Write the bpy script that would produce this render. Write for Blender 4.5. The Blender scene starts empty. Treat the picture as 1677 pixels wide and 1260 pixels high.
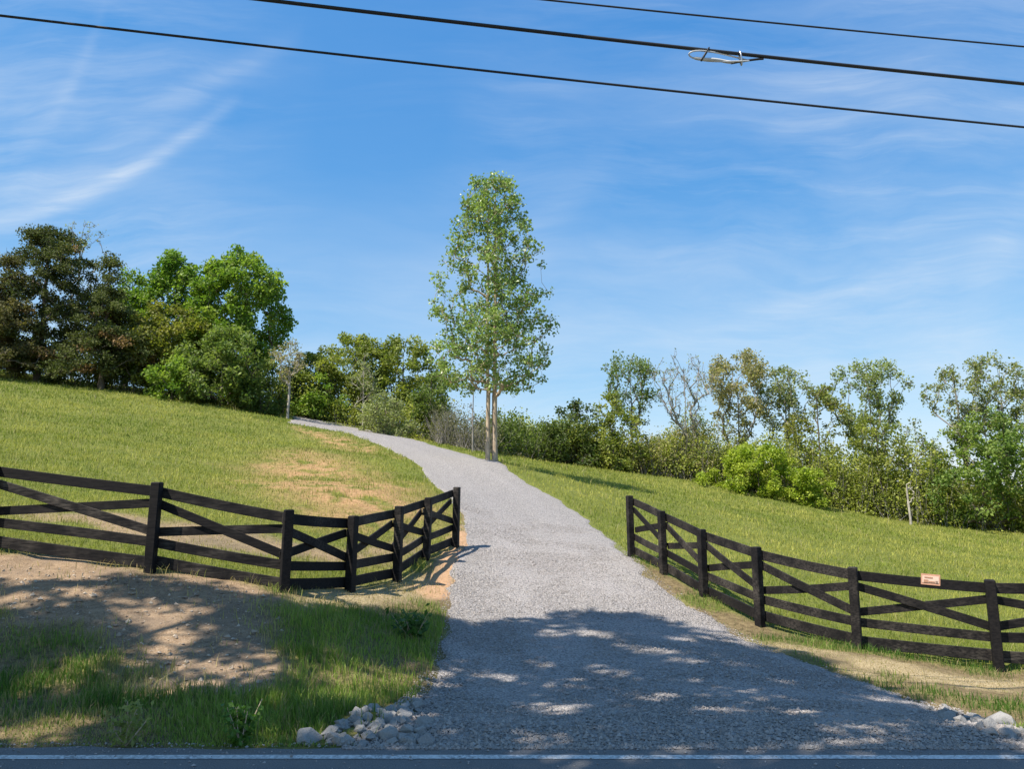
import bpy, math, random
import numpy as np
from mathutils import Vector

SC = bpy.context.scene
COL = SC.collection
R = math.radians
rng = np.random.default_rng(11)
random.seed(4)

# ------------------------------------------------------------------ camera, sky, sun, exposure
CAM_H, PITCH, FPX, CX, CY = 2.0, R(8.5), 1316.0, 838.5, 630.0
cam_d = bpy.data.cameras.new('camera')
cam = bpy.data.objects.new('camera', cam_d); COL.objects.link(cam)
cam.location = (0, 0, CAM_H); cam.rotation_euler = (R(90) + PITCH, 0, 0)
cam_d.sensor_width = 36.0; cam_d.lens = 36.0 * FPX / 1677.0
cam_d.clip_start = 0.05; cam_d.clip_end = 6000
SC.camera = cam

SUN_EL, SUN_AZ = 58.0, -124.0            # azimuth measured from +Y towards +X
SUN = np.array([math.cos(R(SUN_EL)) * math.sin(R(SUN_AZ)), math.cos(R(SUN_EL)) * math.cos(R(SUN_AZ)), math.sin(R(SUN_EL))])
sl = bpy.data.lights.new('sun', 'SUN'); sl.energy = 5.0; sl.angle = R(0.55); sl.color = (1.0, 0.935, 0.83)
so = bpy.data.objects.new('sun', sl); COL.objects.link(so)
so.rotation_euler = Vector(-SUN).to_track_quat('-Z', 'Y').to_euler()
SC.view_settings.view_transform = 'Standard'; SC.view_settings.look = 'None'
SC.view_settings.exposure = 0.7; SC.view_settings.gamma = 1.0
SC.view_settings.use_curve_mapping = False
SC.cycles.max_bounces = 6; SC.cycles.transparent_max_bounces = 4


class NT:
    def __init__(s, tree):
        s.t = tree; s.n = tree.nodes; s.l = tree.links
    def node(s, typ, **kw):
        n = s.n.new(typ)
        for k, v in kw.items(): setattr(n, k, v)
        return n
    def put(s, sock, v):
        if isinstance(v, bpy.types.NodeSocket): s.l.new(v, sock)
        elif v is not None: sock.default_value = v
    def math(s, op, a, b=None, c=None, clamp=False):
        n = s.node('ShaderNodeMath', operation=op, use_clamp=clamp)
        for i, v in enumerate((a, b, c)):
            if v is not None: s.put(n.inputs[i], v)
        return n.outputs[0]
    def mix(s, f, a, b, mode='MIX'):
        n = s.node('ShaderNodeMix', data_type='RGBA', blend_type=mode)
        s.put(n.inputs[0], f); s.put(n.inputs[6], a); s.put(n.inputs[7], b)
        return n.outputs[2]
    def noise(s, vec, scale, detail=3, rough=0.55, dist=0.0, out=0):
        n = s.node('ShaderNodeTexNoise')
        if vec is not None: s.put(n.inputs['Vector'], vec)
        n.inputs['Scale'].default_value = scale; n.inputs['Detail'].default_value = detail
        n.inputs['Roughness'].default_value = rough; n.inputs['Distortion'].default_value = dist
        return n.outputs[out]
    def ramp(s, f, stops):
        n = s.node('ShaderNodeValToRGB'); cr = n.color_ramp
        while len(cr.elements) < len(stops): cr.elements.new(0.5)
        for e, (p, c) in zip(cr.elements, stops):
            e.position = p; e.color = (c, c, c, 1) if isinstance(c, (int, float)) else (*c, 1)
        s.put(n.inputs[0], f); return n.outputs[0]
    def mapping(s, vec, loc=(0, 0, 0), rot=(0, 0, 0), scale=(1, 1, 1)):
        n = s.node('ShaderNodeMapping'); s.put(n.inputs[0], vec)
        n.inputs['Location'].default_value = loc; n.inputs['Rotation'].default_value = rot; n.inputs['Scale'].default_value = scale
        return n.outputs[0]


def at_dir(u, v):
    x = (u - CX) / FPX; yv = -(v - CY) / FPX
    c, s = math.cos(PITCH), math.sin(PITCH)
    return np.array([x, c - yv * s, s + yv * c])

def at(u, v, Y):
    d = at_dir(u, v)
    return np.array([0, 0, CAM_H]) + d * (Y / d[1])


def build_sky():
    w = bpy.data.worlds.new('World'); SC.world = w; w.use_nodes = True
    w.node_tree.nodes.clear(); t = NT(w.node_tree)
    sky = t.node('ShaderNodeTexSky', sky_type='NISHITA'); sky.sun_disc = False
    sky.sun_elevation = R(SUN_EL); sky.sun_rotation = R(SUN_AZ)
    sky.altitude = 200; sky.air_density = 1.0; sky.dust_density = 0.35; sky.ozone_density = 3.5
    hs = t.node('ShaderNodeHueSaturation'); hs.inputs['Saturation'].default_value = 1.15; hs.inputs['Value'].default_value = 1.0
    t.l.new(sky.outputs[0], hs.inputs['Color'])
    g = t.node('ShaderNodeTexCoord').outputs['Generated']
    sp = t.node('ShaderNodeSeparateXYZ'); t.l.new(g, sp.inputs[0])
    x, y, z = sp.outputs
    ya = t.math('MAXIMUM', t.math('ABSOLUTE', y), 0.05)
    a = t.math('DIVIDE', x, ya); b = t.math('DIVIDE', z, ya)
    cb = t.node('ShaderNodeCombineXYZ'); t.l.new(a, cb.inputs[0]); t.l.new(b, cb.inputs[1])
    P = cb.outputs[0]
    warp = t.noise(P, 2.2, 3, 0.5, out=1)
    Pw = t.node('ShaderNodeVectorMath', operation='MULTIPLY_ADD'); t.l.new(warp, Pw.inputs[0]); Pw.inputs[1].default_value = (0.22, 0.16, 0); t.l.new(P, Pw.inputs[2])
    n1 = t.noise(t.mapping(Pw.outputs[0], rot=(0, 0, R(-24)), scale=(1.0, 4.2, 1)), 2.1, 7, 0.62)
    n2 = t.noise(t.mapping(Pw.outputs[0], loc=(3, 1, 0), rot=(0, 0, R(-16)), scale=(1, 9, 1)), 2.6, 6, 0.66)
    big = t.noise(t.mapping(P, loc=(1.3, 4.4, 0)), 1.5, 2, 0.5)
    big = t.math('ADD', big, t.math('MULTIPLY', t.math('SUBTRACT', t.math('MULTIPLY', a, -1.0), 0.15, clamp=True), 0.30))
    veil = t.math('MULTIPLY', t.ramp(n1, [(0.34, 0), (0.82, 1)]), t.ramp(big, [(0.33, 0.1), (0.62, 1)]))
    wisp = t.math('MULTIPLY', t.ramp(n2, [(0.50, 0), (0.80, 1)]), t.ramp(big, [(0.35, 0.15), (0.65, 1)]))
    cl = t.math('ADD', t.math('MULTIPLY', veil, 0.38), t.math('MULTIPLY', wisp, 0.26))
    # paler veil low in the sky
    low = t.math('SUBTRACT', 1.0, t.math('MULTIPLY', t.math('SUBTRACT', b, 0.05), 2.6), clamp=True)
    cl = t.math('ADD', cl, t.math('MULTIPLY', low, t.math('ADD', 0.04, t.math('MULTIPLY', n1, 0.50))))
    # long cirrus streaks (curved bands in sky direction)
    fine = t.noise(t.mapping(Pw.outputs[0], rot=(0, 0, R(-26)), scale=(1, 10, 1)), 5.0, 5, 0.65)
    for pts, wd, amp in (([(-30, 362), (190, 292), (345, 196)], 0.014, 0.50), ([(-40, 335), (160, 255), (300, 185)], 0.026, 0.24),
                         ([(200, 190), (330, 140), (470, 72)], 0.020, 0.20), ([(1080, 560), (1320, 502), (1560, 434)], 0.022, 0.22),
                         ([(1585, 470), (1640, 400), (1720, 300)], 0.05, 0.20), ([(600, 470), (800, 420), (990, 270)], 0.035, 0.14),
                         ([(20, 220), (110, 150), (150, 70)], 0.03, 0.18)):
        ab = []
        for (u, v) in pts:
            d = at_dir(u, v); ab.append((d[0] / d[1], d[2] / d[1]))
        ab = np.array(ab); k = np.polyfit(ab[:, 0], ab[:, 1], 2)
        f = t.math('ADD', t.math('MULTIPLY', t.math('ADD', t.math('MULTIPLY', a, float(k[0])), float(k[1])), a), float(k[2]))
        dd = t.math('DIVIDE', t.math('SUBTRACT', b, f), wd)
        ga = t.math('POWER', 2.718, t.math('MULTIPLY', t.math('MULTIPLY', dd, dd), -1.0))
        mid = float(ab[:, 0].mean()); half = float(np.ptp(ab[:, 0])) * 0.62
        e = t.math('DIVIDE', t.math('SUBTRACT', a, mid), half)
        win = t.math('SUBTRACT', 1.0, t.math('MULTIPLY', e, e), clamp=True)
        s_ = t.math('MULTIPLY', t.math('MULTIPLY', ga, win), t.math('MULTIPLY', t.ramp(fine, [(0.25, 0.15), (0.7, 1)]), amp))
        cl = t.math('ADD', cl, s_)
    cl = t.math('MULTIPLY', cl, t.math('GREATER_THAN', z, 0.0))
    cl = t.math('MINIMUM', cl, 0.85)
    blue = t.mix(1.0, hs.outputs[0], (0.86, 1.12, 1.24, 1), 'MULTIPLY')
    sc_ = t.node('ShaderNodeSeparateColor'); t.l.new(blue, sc_.inputs[0]); cc_ = t.node('ShaderNodeCombineColor')
    t.l.new(sc_.outputs[0], cc_.inputs[0])
    t.l.new(t.math('MULTIPLY', t.math('POWER', sc_.outputs[1], 0.68), 1.40), cc_.inputs[1])
    t.l.new(t.math('MULTIPLY', t.math('POWER', sc_.outputs[2], 0.40), 2.62), cc_.inputs[2])
    blue = cc_.outputs[0]
    col = t.mix(cl, blue, (5.0, 5.5, 6.0, 1))
    bg = t.node('ShaderNodeBackground'); bg.inputs['Strength'].default_value = 0.1
    t.l.new(col, bg.inputs[0])
    t.l.new(bg.outputs[0], t.node('ShaderNodeOutputWorld').inputs[0])
build_sky()

# ------------------------------------------------------------------ small helpers
def tag(o, label=None, cat=None, group=None, kind=None):
    if label: o['label'] = label
    if cat: o['category'] = cat
    if group: o['group'] = group
    if kind: o['kind'] = kind
    return o

def empty(name, loc, parent=None):
    o = bpy.data.objects.new(name, None); COL.objects.link(o); o.location = [float(c) for c in loc]
    o.empty_display_size = 0.3; o.parent = parent
    return o

def mesh_np(name, verts, faces, mat, parent=None, col=None, smooth=False):
    """faces: (n,k) int array of one polygon size, or list of such arrays"""
    verts = np.asarray(verts, dtype=np.float32).reshape(-1, 3)
    fl = faces if isinstance(faces, list) else [faces]
    fl = [np.asarray(f, dtype=np.int32) for f in fl if len(f)]
    me = bpy.data.meshes.new(name)
    me.vertices.add(len(verts)); me.vertices.foreach_set('co', verts.ravel())
    loops = np.concatenate([f.ravel() for f in fl])
    tot = np.concatenate([np.full(len(f), f.shape[1], dtype=np.int32) for f in fl])
    st = np.concatenate([[0], np.cumsum(tot)[:-1]]).astype(np.int32)
    me.loops.add(len(loops)); me.loops.foreach_set('vertex_index', loops)
    me.polygons.add(len(tot)); me.polygons.foreach_set('loop_start', st); me.polygons.foreach_set('loop_total', tot)
    me.polygons.foreach_set('use_smooth', np.full(len(tot), bool(smooth)))
    if col is not None:
        ca = me.color_attributes.new('col', 'FLOAT_COLOR', 'POINT')
        c4 = np.ones((len(verts), 4), dtype=np.float32); c4[:, :np.asarray(col).shape[1]] = col
        ca.data.foreach_set('color', c4.ravel())
    me.update(calc_edges=True); me.validate()
    me.materials.append(mat)
    o = bpy.data.objects.new(name, me); COL.objects.link(o); o.parent = parent
    return o

def grid_faces(nr, nc):
    i = np.arange(nr - 1)[:, None] * nc + np.arange(nc - 1)[None, :]
    i = i.ravel()
    return np.stack([i, i + 1, i + nc + 1, i + nc], 1)

def _hash(ix, iy, seed):
    h = np.sin(ix * 127.1 + iy * 311.7 + seed * 74.7) * 43758.5453
    return h - np.floor(h)

def vnoise(x, y, seed=0):
    ix, iy = np.floor(x), np.floor(y); fx, fy = x - ix, y - iy
    fx = fx * fx * (3 - 2 * fx); fy = fy * fy * (3 - 2 * fy)
    a, b = _hash(ix, iy, seed), _hash(ix + 1, iy, seed); c, d = _hash(ix, iy + 1, seed), _hash(ix + 1, iy + 1, seed)
    return (a + (b - a) * fx) * (1 - fy) + (c + (d - c) * fx) * fy

def fbm(x, y, sc, oct_=4, seed=0):
    s = 0; amp = 0.5; tot = 0
    for k in range(oct_):
        s = s + amp * vnoise(x * sc + 17.3 * k, y * sc - 9.1 * k, seed + k); tot += amp; amp *= 0.5; sc *= 2.03
    return s / tot

def sstep(a, b, x):
    t = np.clip((x - a) / (b - a), 0, 1); return t * t * (3 - 2 * t)

def poly_sd(px, py, poly):
    """signed distance to polygon (negative inside)"""
    poly = np.asarray(poly); d = np.full(px.shape, 1e9); ins = np.zeros(px.shape, bool)
    for i in range(len(poly)):
        ax, ay = poly[i]; bx, by = poly[(i + 1) % len(poly)]
        ex, ey = bx - ax, by - ay; wx, wy = px - ax, py - ay
        t = np.clip((wx * ex + wy * ey) / (ex * ex + ey * ey + 1e-12), 0, 1)
        d = np.minimum(d, (wx - ex * t) ** 2 + (wy - ey * t) ** 2)
        c = ((ay > py) != (by > py)) & (px < (bx - ax) * (py - ay) / (by - ay + 1e-12) + ax)
        ins ^= c
    d = np.sqrt(d); return np.where(ins, -d, d)

# ------------------------------------------------------------------ terrain height from surveyed points
LEFT_POSTS = [(-30, 756, 903, 12.7), (245, 790, 937, 12.5), (465, 835, 972, 12.6), (573, 845, 968, 13.9), (650, 829, 955, 15.6), (698, 815, 917, 17.4), (746, 798, 898, 19.2)]
RIGHT_POSTS = [(1034, 812, 913, 19.8), (1087, 837, 940, 18.1), (1153, 867, 982, 16.5), (1245, 896, 1025, 14.9), (1405, 929, 1065, 13.7), (1636, 950, 1093, 13.0)]
ctrl = [(p[0], p[2], p[3]) for p in LEFT_POSTS + RIGHT_POSTS]
ctrl += [(0, 1120, 9.0), (0, 1010, 10.6), (250, 1150, 8.6), (250, 1030, 10.6), (430, 1090, 9.6), (430, 1010, 11.3), (560, 1080, 10.2), (620, 1010, 13.0),
         (840, 1130, 10.2), (840, 1070, 12.0), (850, 1000, 15.0), (830, 940, 17.4), (820, 900, 19.6), (840, 850, 23.5), (800, 800, 28.8), (765, 770, 32.5), (720, 750, 36.3), (670, 733, 40.5), (600, 712, 46), (490, 692, 52),
         (0, 760, 20), (0, 700, 28), (0, 650, 40), (0, 622, 50), (245, 800, 20), (245, 740, 27), (245, 690, 38), (245, 653, 50),
         (450, 850, 18), (450, 780, 27), (450, 720, 40), (440, 685, 50.5), (600, 830, 20.5), (600, 760, 31), (680, 800, 24.5),
         (900, 755, 58), (1120, 787, 56), (1330, 827, 53), (1540, 864, 50), (1677, 877, 48), (1100, 850, 30), (1400, 900, 28), (1677, 960, 24.5), (1677, 910, 35), (1000, 800, 36), (860, 768, 38), (805, 754, 35.5),
         (1200, 1090, 11.4), (1450, 1150, 10.0), (1677, 1150, 10.4), (1677, 1185, 9.0), (1000, 1130, 10.2), (700, 1130, 10.0)]
C3 = [at(*c) for c in ctrl]
C3 += [np.array(p, float) for p in [(-55, 12, 4.5), (-55, 30, 8), (-50, 50, 13), (-45, 72, 12.5), (-20, 66, 10.2), (0, 75, 7.8), (20, 80, 6.5), (45, 75, 3.0), (60, 50, 1.0), (60, 25, -0.5), (40, 12, -0.7),
                                    (-20, 10, 1.2), (-35, 11, 2.2), (-25, 20, 4.4), (18, 11, -0.6)]]
C3 += [np.array((x, 7.5, 0.02)) for x in range(-20, 24, 4)]
for (x, y, z) in ((-170, 0, 4), (-170, 120, 6), (-60, 170, 5), (60, 170, 4), (170, 120, 1), (170, 0, 0)): C3.append(np.array((x, y, z), float))
C3 = np.array(C3)

def _tps_fit(P, z, reg=2e-3):
    n = len(P); d = np.sqrt(((P[:, None] - P[None]) ** 2).sum(-1))
    K = np.where(d > 0, d * d * np.log(d + 1e-9), 0) + reg * n * np.eye(n)
    Q = np.hstack([np.ones((n, 1)), P]); A = np.block([[K, Q], [Q.T, np.zeros((3, 3))]])
    return np.linalg.solve(A, np.concatenate([z, np.zeros(3)]))
_W = _tps_fit(C3[:, :2], C3[:, 2])

ROAD_EDGE = 7.05
def base_z(x, y):
    x = np.atleast_1d(np.asarray(x, float)); y = np.atleast_1d(np.asarray(y, float))
    cx, cy = np.clip(x, -160, 160), np.clip(y, 5, 160)
    out = np.empty(x.shape)
    for s in range(0, x.size, 20000):
        a, b = cx.ravel()[s:s + 20000], cy.ravel()[s:s + 20000]
        d2 = (a[:, None] - C3[None, :, 0]) ** 2 + (b[:, None] - C3[None, :, 1]) ** 2
        k = 0.5 * d2 * np.log(d2 + 1e-12)
        out.ravel()[s:s + 20000] = k @ _W[:len(C3)] + _W[-3] + a * _W[-2] + b * _W[-1]
    t = sstep(ROAD_EDGE, ROAD_EDGE + 1.1, y)
    out = out * t + (-0.012) * (1 - t)
    far = sstep(75, 150, np.hypot(x, y - 10))
    return out * (1 - far) + far * 2.0

def hit(u, v):
    d = at_dir(u, v); d = d / d[1]
    Y = np.concatenate([np.arange(6, 30, 0.1), np.arange(30, 110, 0.4)])
    z = CAM_H + d[2] * Y; g = base_z(d[0] * Y, Y)
    below = np.nonzero(z < g)[0]
    if not len(below): return np.array([d[0] * 60, 60.0])
    i = below[0]
    if i == 0: return np.array([d[0] * Y[0], Y[0]])
    f0, f1 = z[i - 1] - g[i - 1], z[i] - g[i]
    y = Y[i - 1] + (Y[i] - Y[i - 1]) * f0 / (f0 - f1)
    return np.array([d[0] * y, y])

DL = [(590, 1228), (625, 1200), (660, 1168), (692, 1135), (712, 1098), (728, 1040), (736, 985), (752, 930), (764, 893), (760, 850), (742, 818), (713, 798), (693, 767), (633, 733), (583, 714), (527, 702), (467, 694)]
DR = [(1840, 1227), (1677, 1203), (1600, 1180), (1540, 1160), (1480, 1148), (1400, 1116), (1330, 1090), (1270, 1066), (1200, 1038), (1150, 1008), (1100, 972), (1060, 942), (1020, 905), (1000, 888), (960, 850), (917, 820), (873, 797), (833, 771), (783, 750), (717, 733), (650, 713), (587, 700), (510, 689)]
def edge_curve(px, tail):
    p = np.array([hit(*q) for q in px] + tail); p = p[np.argsort(p[:, 1])]
    return p
EL = edge_curve(DL, [(-15.6, 58.0), (-17, 66)]); ER = edge_curve(DR, [(-13.2, 59.0), (-13.6, 66)])
def xl(y): return np.interp(y, EL[:, 1], EL[:, 0])
def xr(y): return np.interp(y, ER[:, 1], ER[:, 0])
def drive_in(x, y, m=0.0):
    return (x > xl(y) - m) & (x < xr(y) + m) & (y > 6.9) & (y < 60)

def W(pts): return np.array([hit(*p) for p in pts])
PG = dict(
    bank=W([(-260, 880), (-100, 892), (0, 903), (120, 908), (250, 930), (400, 962), (468, 1000), (486, 1060), (470, 1112), (400, 1140), (250, 1136), (190, 1085), (100, 1035), (0, 1008), (-200, 985)]),
    behind=W([(-240, 835), (0, 845), (240, 888), (460, 915), (570, 930), (690, 905), (690, 888), (560, 895), (440, 880), (240, 850), (60, 835), (-200, 815)]),
    dry=W([(400, 770), (500, 738), (560, 745), (640, 790), (700, 815), (740, 845), (735, 860), (640, 862), (540, 858), (470, 830), (420, 800)]),
    dry2=W([(480, 700), (530, 708), (600, 728), (640, 750), (560, 740), (500, 720)]),
    clay=W([(752, 818), (768, 835), (775, 880), (756, 935), (740, 975), (700, 985), (690, 970), (735, 905), (745, 860)]),
    straw=W([(480, 985), (560, 965), (690, 945), (720, 960), (690, 990), (560, 1000), (500, 1010)]),
    verge=W([(1020, 918), (1045, 930), (1100, 975), (1200, 1040), (1300, 1062), (1460, 1085), (1680, 1108), (1800, 1120), (1800, 1140), (1600, 1128), (1470, 1118), (1400, 1118), (1270, 1070), (1150, 1012), (1060, 948)]),
)
def masks(x, y):
    n = fbm(x, y, 0.9, 4, 3) - 0.5; n2 = fbm(x, y, 3.1, 4, 8) - 0.5
    wob = n * 1.3 + n2 * 0.5
    g = lambda k, s=0.35, w=1.0: sstep(s, -s, poly_sd(x, y, PG[k]) + wob * w)
    dirt = np.maximum.reduce([g('bank', 0.30, 1.1), g('behind', 0.4, 0.9) * 0.85])
    dry = np.maximum(g('dry', 1.6, 2.4) * sstep(-0.30, 0.06, n2 + n * 0.6), g('dry2', 0.8, 1.6) * sstep(-0.15, 0.15, n2))
    clay = g('clay', 0.25, 0.5)
    straw = np.maximum(g('straw', 0.3, 0.7), sstep(0.22, -0.18, poly_sd(x, y, PG['verge']) + 0.10 + n * 0.9 + n2 * 0.7) * (0.25 + 0.75 * sstep(0.36, 0.56, fbm(x, y, 1.7, 4, 61))))
    return dirt, dry, clay, straw

def surf_z(x, y, micro=True):
    z = base_z(x, y)
    if micro:
        off = sstep(ROAD_EDGE + .2, ROAD_EDGE + 1.2, y)
        din = np.minimum(x - xl(y), xr(y) - x)                     # >0 inside the driveway
        m = sstep(0.35, -0.25, din)
        z = z + off * m * ((fbm(x, y, 0.55, 3, 21) - 0.5) * 0.16 + (fbm(x, y, 2.6, 3, 5) - 0.5) * 0.07)
        z = z - 0.07 * sstep(-0.05, 0.3, din) * sstep(7.0, 7.3, y) * (y < 58)
    return z

# ------------------------------------------------------------------ materials
def new_mat(name):
    m = bpy.data.materials.new(name); m.use_nodes = True; m.node_tree.nodes.clear()
    return m, NT(m.node_tree)
def principled(t, col, rough=0.8, spec=0.3, bump=None, bstr=0.3, bdist=0.02):
    p = t.node('ShaderNodeBsdfPrincipled'); t.put(p.inputs['Base Color'], col); t.put(p.inputs['Roughness'], rough)
    p.inputs['Specular IOR Level'].default_value = spec
    if bump is not None:
        b = t.node('ShaderNodeBump'); b.inputs['Strength'].default_value = bstr; b.inputs['Distance'].default_value = bdist
        t.l.new(bump, b.inputs['Height']); t.l.new(b.outputs[0], p.inputs['Normal'])
    return p.outputs[0]
def out(t, sh): t.l.new(sh, t.node('ShaderNodeOutputMaterial').inputs[0])
def obj_co(t): return t.node('ShaderNodeTexCoord').outputs['Object']

def mat_ground():
    m, t = new_mat('ground'); co = obj_co(t)
    a = t.node('ShaderNodeAttribute', attribute_name='col'); a2 = t.node('ShaderNodeAttribute', attribute_name='thatch')  # r dirt, g dry, b clay, alpha straw
    s = t.node('ShaderNodeSeparateColor'); t.l.new(a.outputs['Color'], s.inputs[0])
    n1 = t.noise(co, 1.1, 5, 0.6); n2 = t.noise(co, 9.0, 5, 0.65); n3 = t.noise(co, 45.0, 3, 0.6)
    mixn = t.math('ADD', t.math('MULTIPLY', n2, 0.6), t.math('MULTIPLY', n3, 0.4))
    grass = t.mix(t.ramp(n1, [(0.3, 0), (0.7, 1)]), (0.145, 0.170, 0.026, 1), (0.245, 0.250, 0.055, 1))
    grass = t.mix(t.ramp(mixn, [(0.38, 0), (0.64, 1)]), (0.085, 0.10, 0.03, 1), grass)
    thatch = t.mix(t.ramp(mixn, [(0.36, 0), (0.62, 1)]), (0.075, 0.055, 0.030, 1), (0.25, 0.19, 0.10, 1))
    grass = t.mix(a2.outputs['Fac'], grass, thatch)
    dirt = t.mix(t.ramp(n2, [(0.3, 0), (0.7, 1)]), (0.16, 0.105, 0.064, 1), (0.36, 0.25, 0.155, 1))
    dirt = t.mix(t.ramp(n3, [(0.45, 0), (0.75, 1)]), dirt, (0.40, 0.30, 0.205, 1))
    dirt = t.mix(t.ramp(n1, [(0.45, 0), (0.65, 0.55)]), dirt, (0.16, 0.125, 0.095, 1))
    dry = t.mix(t.ramp(mixn, [(0.4, 0), (0.62, 1)]), (0.26, 0.15, 0.070, 1), (0.50, 0.31, 0.16, 1))
    clay = t.mix(n2, (0.36, 0.20, 0.10, 1), (0.56, 0.37, 0.23, 1))
    straw = t.mix(t.ramp(n3, [(0.35, 0), (0.65, 1)]), (0.20, 0.15, 0.08, 1), (0.48, 0.38, 0.22, 1))
    c = t.mix(s.outputs[1], grass, dry); c = t.mix(s.outputs[0], c, dirt); c = t.mix(a.outputs['Alpha'], c, straw); c = t.mix(s.outputs[2], c, clay)
    out(t, principled(t, c, 0.95, 0.1, mixn, 0.9, 0.05)); return m

def mat_gravel():
    m, t = new_mat('gravel'); co = obj_co(t)
    v = t.node('ShaderNodeTexVoronoi'); t.l.new(co, v.inputs['Vector']); v.inputs['Scale'].default_value = 32
    v2 = t.node('ShaderNodeTexVoronoi'); t.l.new(co, v2.inputs['Vector']); v2.inputs['Scale'].default_value = 55
    n = t.noise(co, 0.9, 4, 0.6); nf = t.noise(co, 7, 4, 0.6)
    hs = t.node('ShaderNodeSeparateColor'); t.l.new(v.outputs['Color'], hs.inputs[0])
    c = t.ramp(hs.outputs[0], [(0.0, (0.29, 0.262, 0.240)), (0.5, (0.39, 0.352, 0.325)), (1.0, (0.48, 0.437, 0.405))])
    c = t.mix(t.ramp(n, [(0.35, 0), (0.7, 0.5)]), c, (0.40, 0.36, 0.34, 1))
    c = t.mix(t.math('MULTIPLY', t.node('ShaderNodeAttribute', attribute_name='col').outputs['Fac'], 0.35), c, (0.44, 0.40, 0.38, 1))
    c = t.mix(t.ramp(nf, [(0.5, 0), (0.8, 0.4)]), c, (0.30, 0.29, 0.29, 1))
    c = t.mix(t.ramp(v.outputs['Distance'], [(0.45, 0), (0.8, 0.75)]), c, (0.11, 0.11, 0.115, 1))
    h = t.math('SUBTRACT', 1.0, t.math('ADD', v.outputs['Distance'], t.math('MULTIPLY', v2.outputs['Distance'], 0.5)))
    out(t, principled(t, c, 0.9, 0.25, h, 1.0, 0.03)); return m

def mat_asphalt():
    m, t = new_mat('asphalt'); co = obj_co(t)
    n = t.noise(co, 85, 3, 0.75); b = t.noise(co, 1.3, 4, 0.6)
    c = t.ramp(n, [(0.3, (0.075, 0.073, 0.072)), (0.72, (0.23, 0.223, 0.215))])
    c = t.mix(t.ramp(b, [(0.4, 0), (0.75, 0.5)]), c, (0.20, 0.19, 0.18, 1))
    out(t, principled(t, c, 0.85, 0.3, n, 0.6, 0.01)); return m

def mat_line():
    m, t = new_mat('line_paint'); co = obj_co(t)
    n = t.noise(co, 30, 4, 0.7); n2 = t.noise(co, 3, 3, 0.6)
    f = t.math('MULTIPLY', t.ramp(n, [(0.42, 0), (0.58, 1)]), t.ramp(n2, [(0.35, 0.35), (0.65, 1)]))
    out(t, principled(t, t.mix(f, (0.62, 0.62, 0.60, 1), (0.20, 0.20, 0.20, 1)), 0.7, 0.3)); return m

def mat_leaf(name, rough=0.5, trans=0.48, spec=0.35):
    m, t = new_mat(name)
    a = t.node('ShaderNodeAttribute', attribute_name='col').outputs['Color']
    p = principled(t, a, rough, spec)
    tr = t.node('ShaderNodeBsdfTranslucent'); t.l.new(t.mix(1.0, a, (1.05, 1.15, 0.65, 1), 'MULTIPLY'), tr.inputs[0])
    mx = t.node('ShaderNodeMixShader'); mx.inputs[0].default_value = trans
    t.l.new(p, mx.inputs[1]); t.l.new(tr.outputs[0], mx.inputs[2])
    out(t, mx.outputs[0]); return m

def mat_bark(name, c0, c1, sc=9):
    m, t = new_mat(name); co = obj_co(t)
    n = t.noise(t.mapping(co, scale=(1, 1, 0.25)), sc, 5, 0.7)
    out(t, principled(t, t.mix(t.ramp(n, [(0.3, 0), (0.7, 1)]), (*c0, 1), (*c1, 1)), 0.95, 0.1, n, 0.7, 0.03)); return m

def mat_fence():
    m, t = new_mat('black_painted_wood'); co = obj_co(t)
    rnd = t.node('ShaderNodeObjectInfo').outputs['Random']
    n = t.noise(t.mapping(co, scale=(1.2, 14, 14)), 3.0, 6, 0.65); n2 = t.noise(co, 2.2, 3, 0.6)
    c = t.mix(t.ramp(n, [(0.35, 0), (0.8, 1)]), (0.0050, 0.0045, 0.0055, 1), (0.022, 0.019, 0.018, 1))
    w = t.math('MULTIPLY', t.math('MULTIPLY', t.ramp(n2, [(0.40, 0), (0.70, 1)]), t.ramp(n, [(0.42, 0.15), (0.62, 1)])), t.math('MULTIPLY', rnd, 1.0))
    c = t.mix(w, c, (0.115, 0.098, 0.082, 1))
    out(t, principled(t, c, 0.7, 0.18, n, 0.5, 0.006)); return m

def mat_rock():
    m, t = new_mat('limestone'); co = obj_co(t)
    rnd = t.node('ShaderNodeObjectInfo').outputs['Random']
    n = t.noise(co, 7, 5, 0.65)
    c = t.mix(n, (0.15, 0.147, 0.142, 1), (0.42, 0.405, 0.385, 1))
    c = t.mix(t.math('MULTIPLY', rnd, 0.45), c, (0.44, 0.40, 0.35, 1))
    out(t, principled(t, c, 0.9, 0.2, n, 0.7, 0.03)); return m

def mat_plain(name, c, rough=0.6, spec=0.4, metal=0.0, nsc=20, var=0.25):
    m, t = new_mat(name); n = t.noise(obj_co(t), nsc, 4, 0.6)
    dark = tuple(k * (1 - var) for k in c)
    sh = principled(t, t.mix(n, (*dark, 1), (*c, 1)), rough, spec)
    sh.node.inputs['Metallic'].default_value = metal
    out(t, sh); return m

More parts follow.
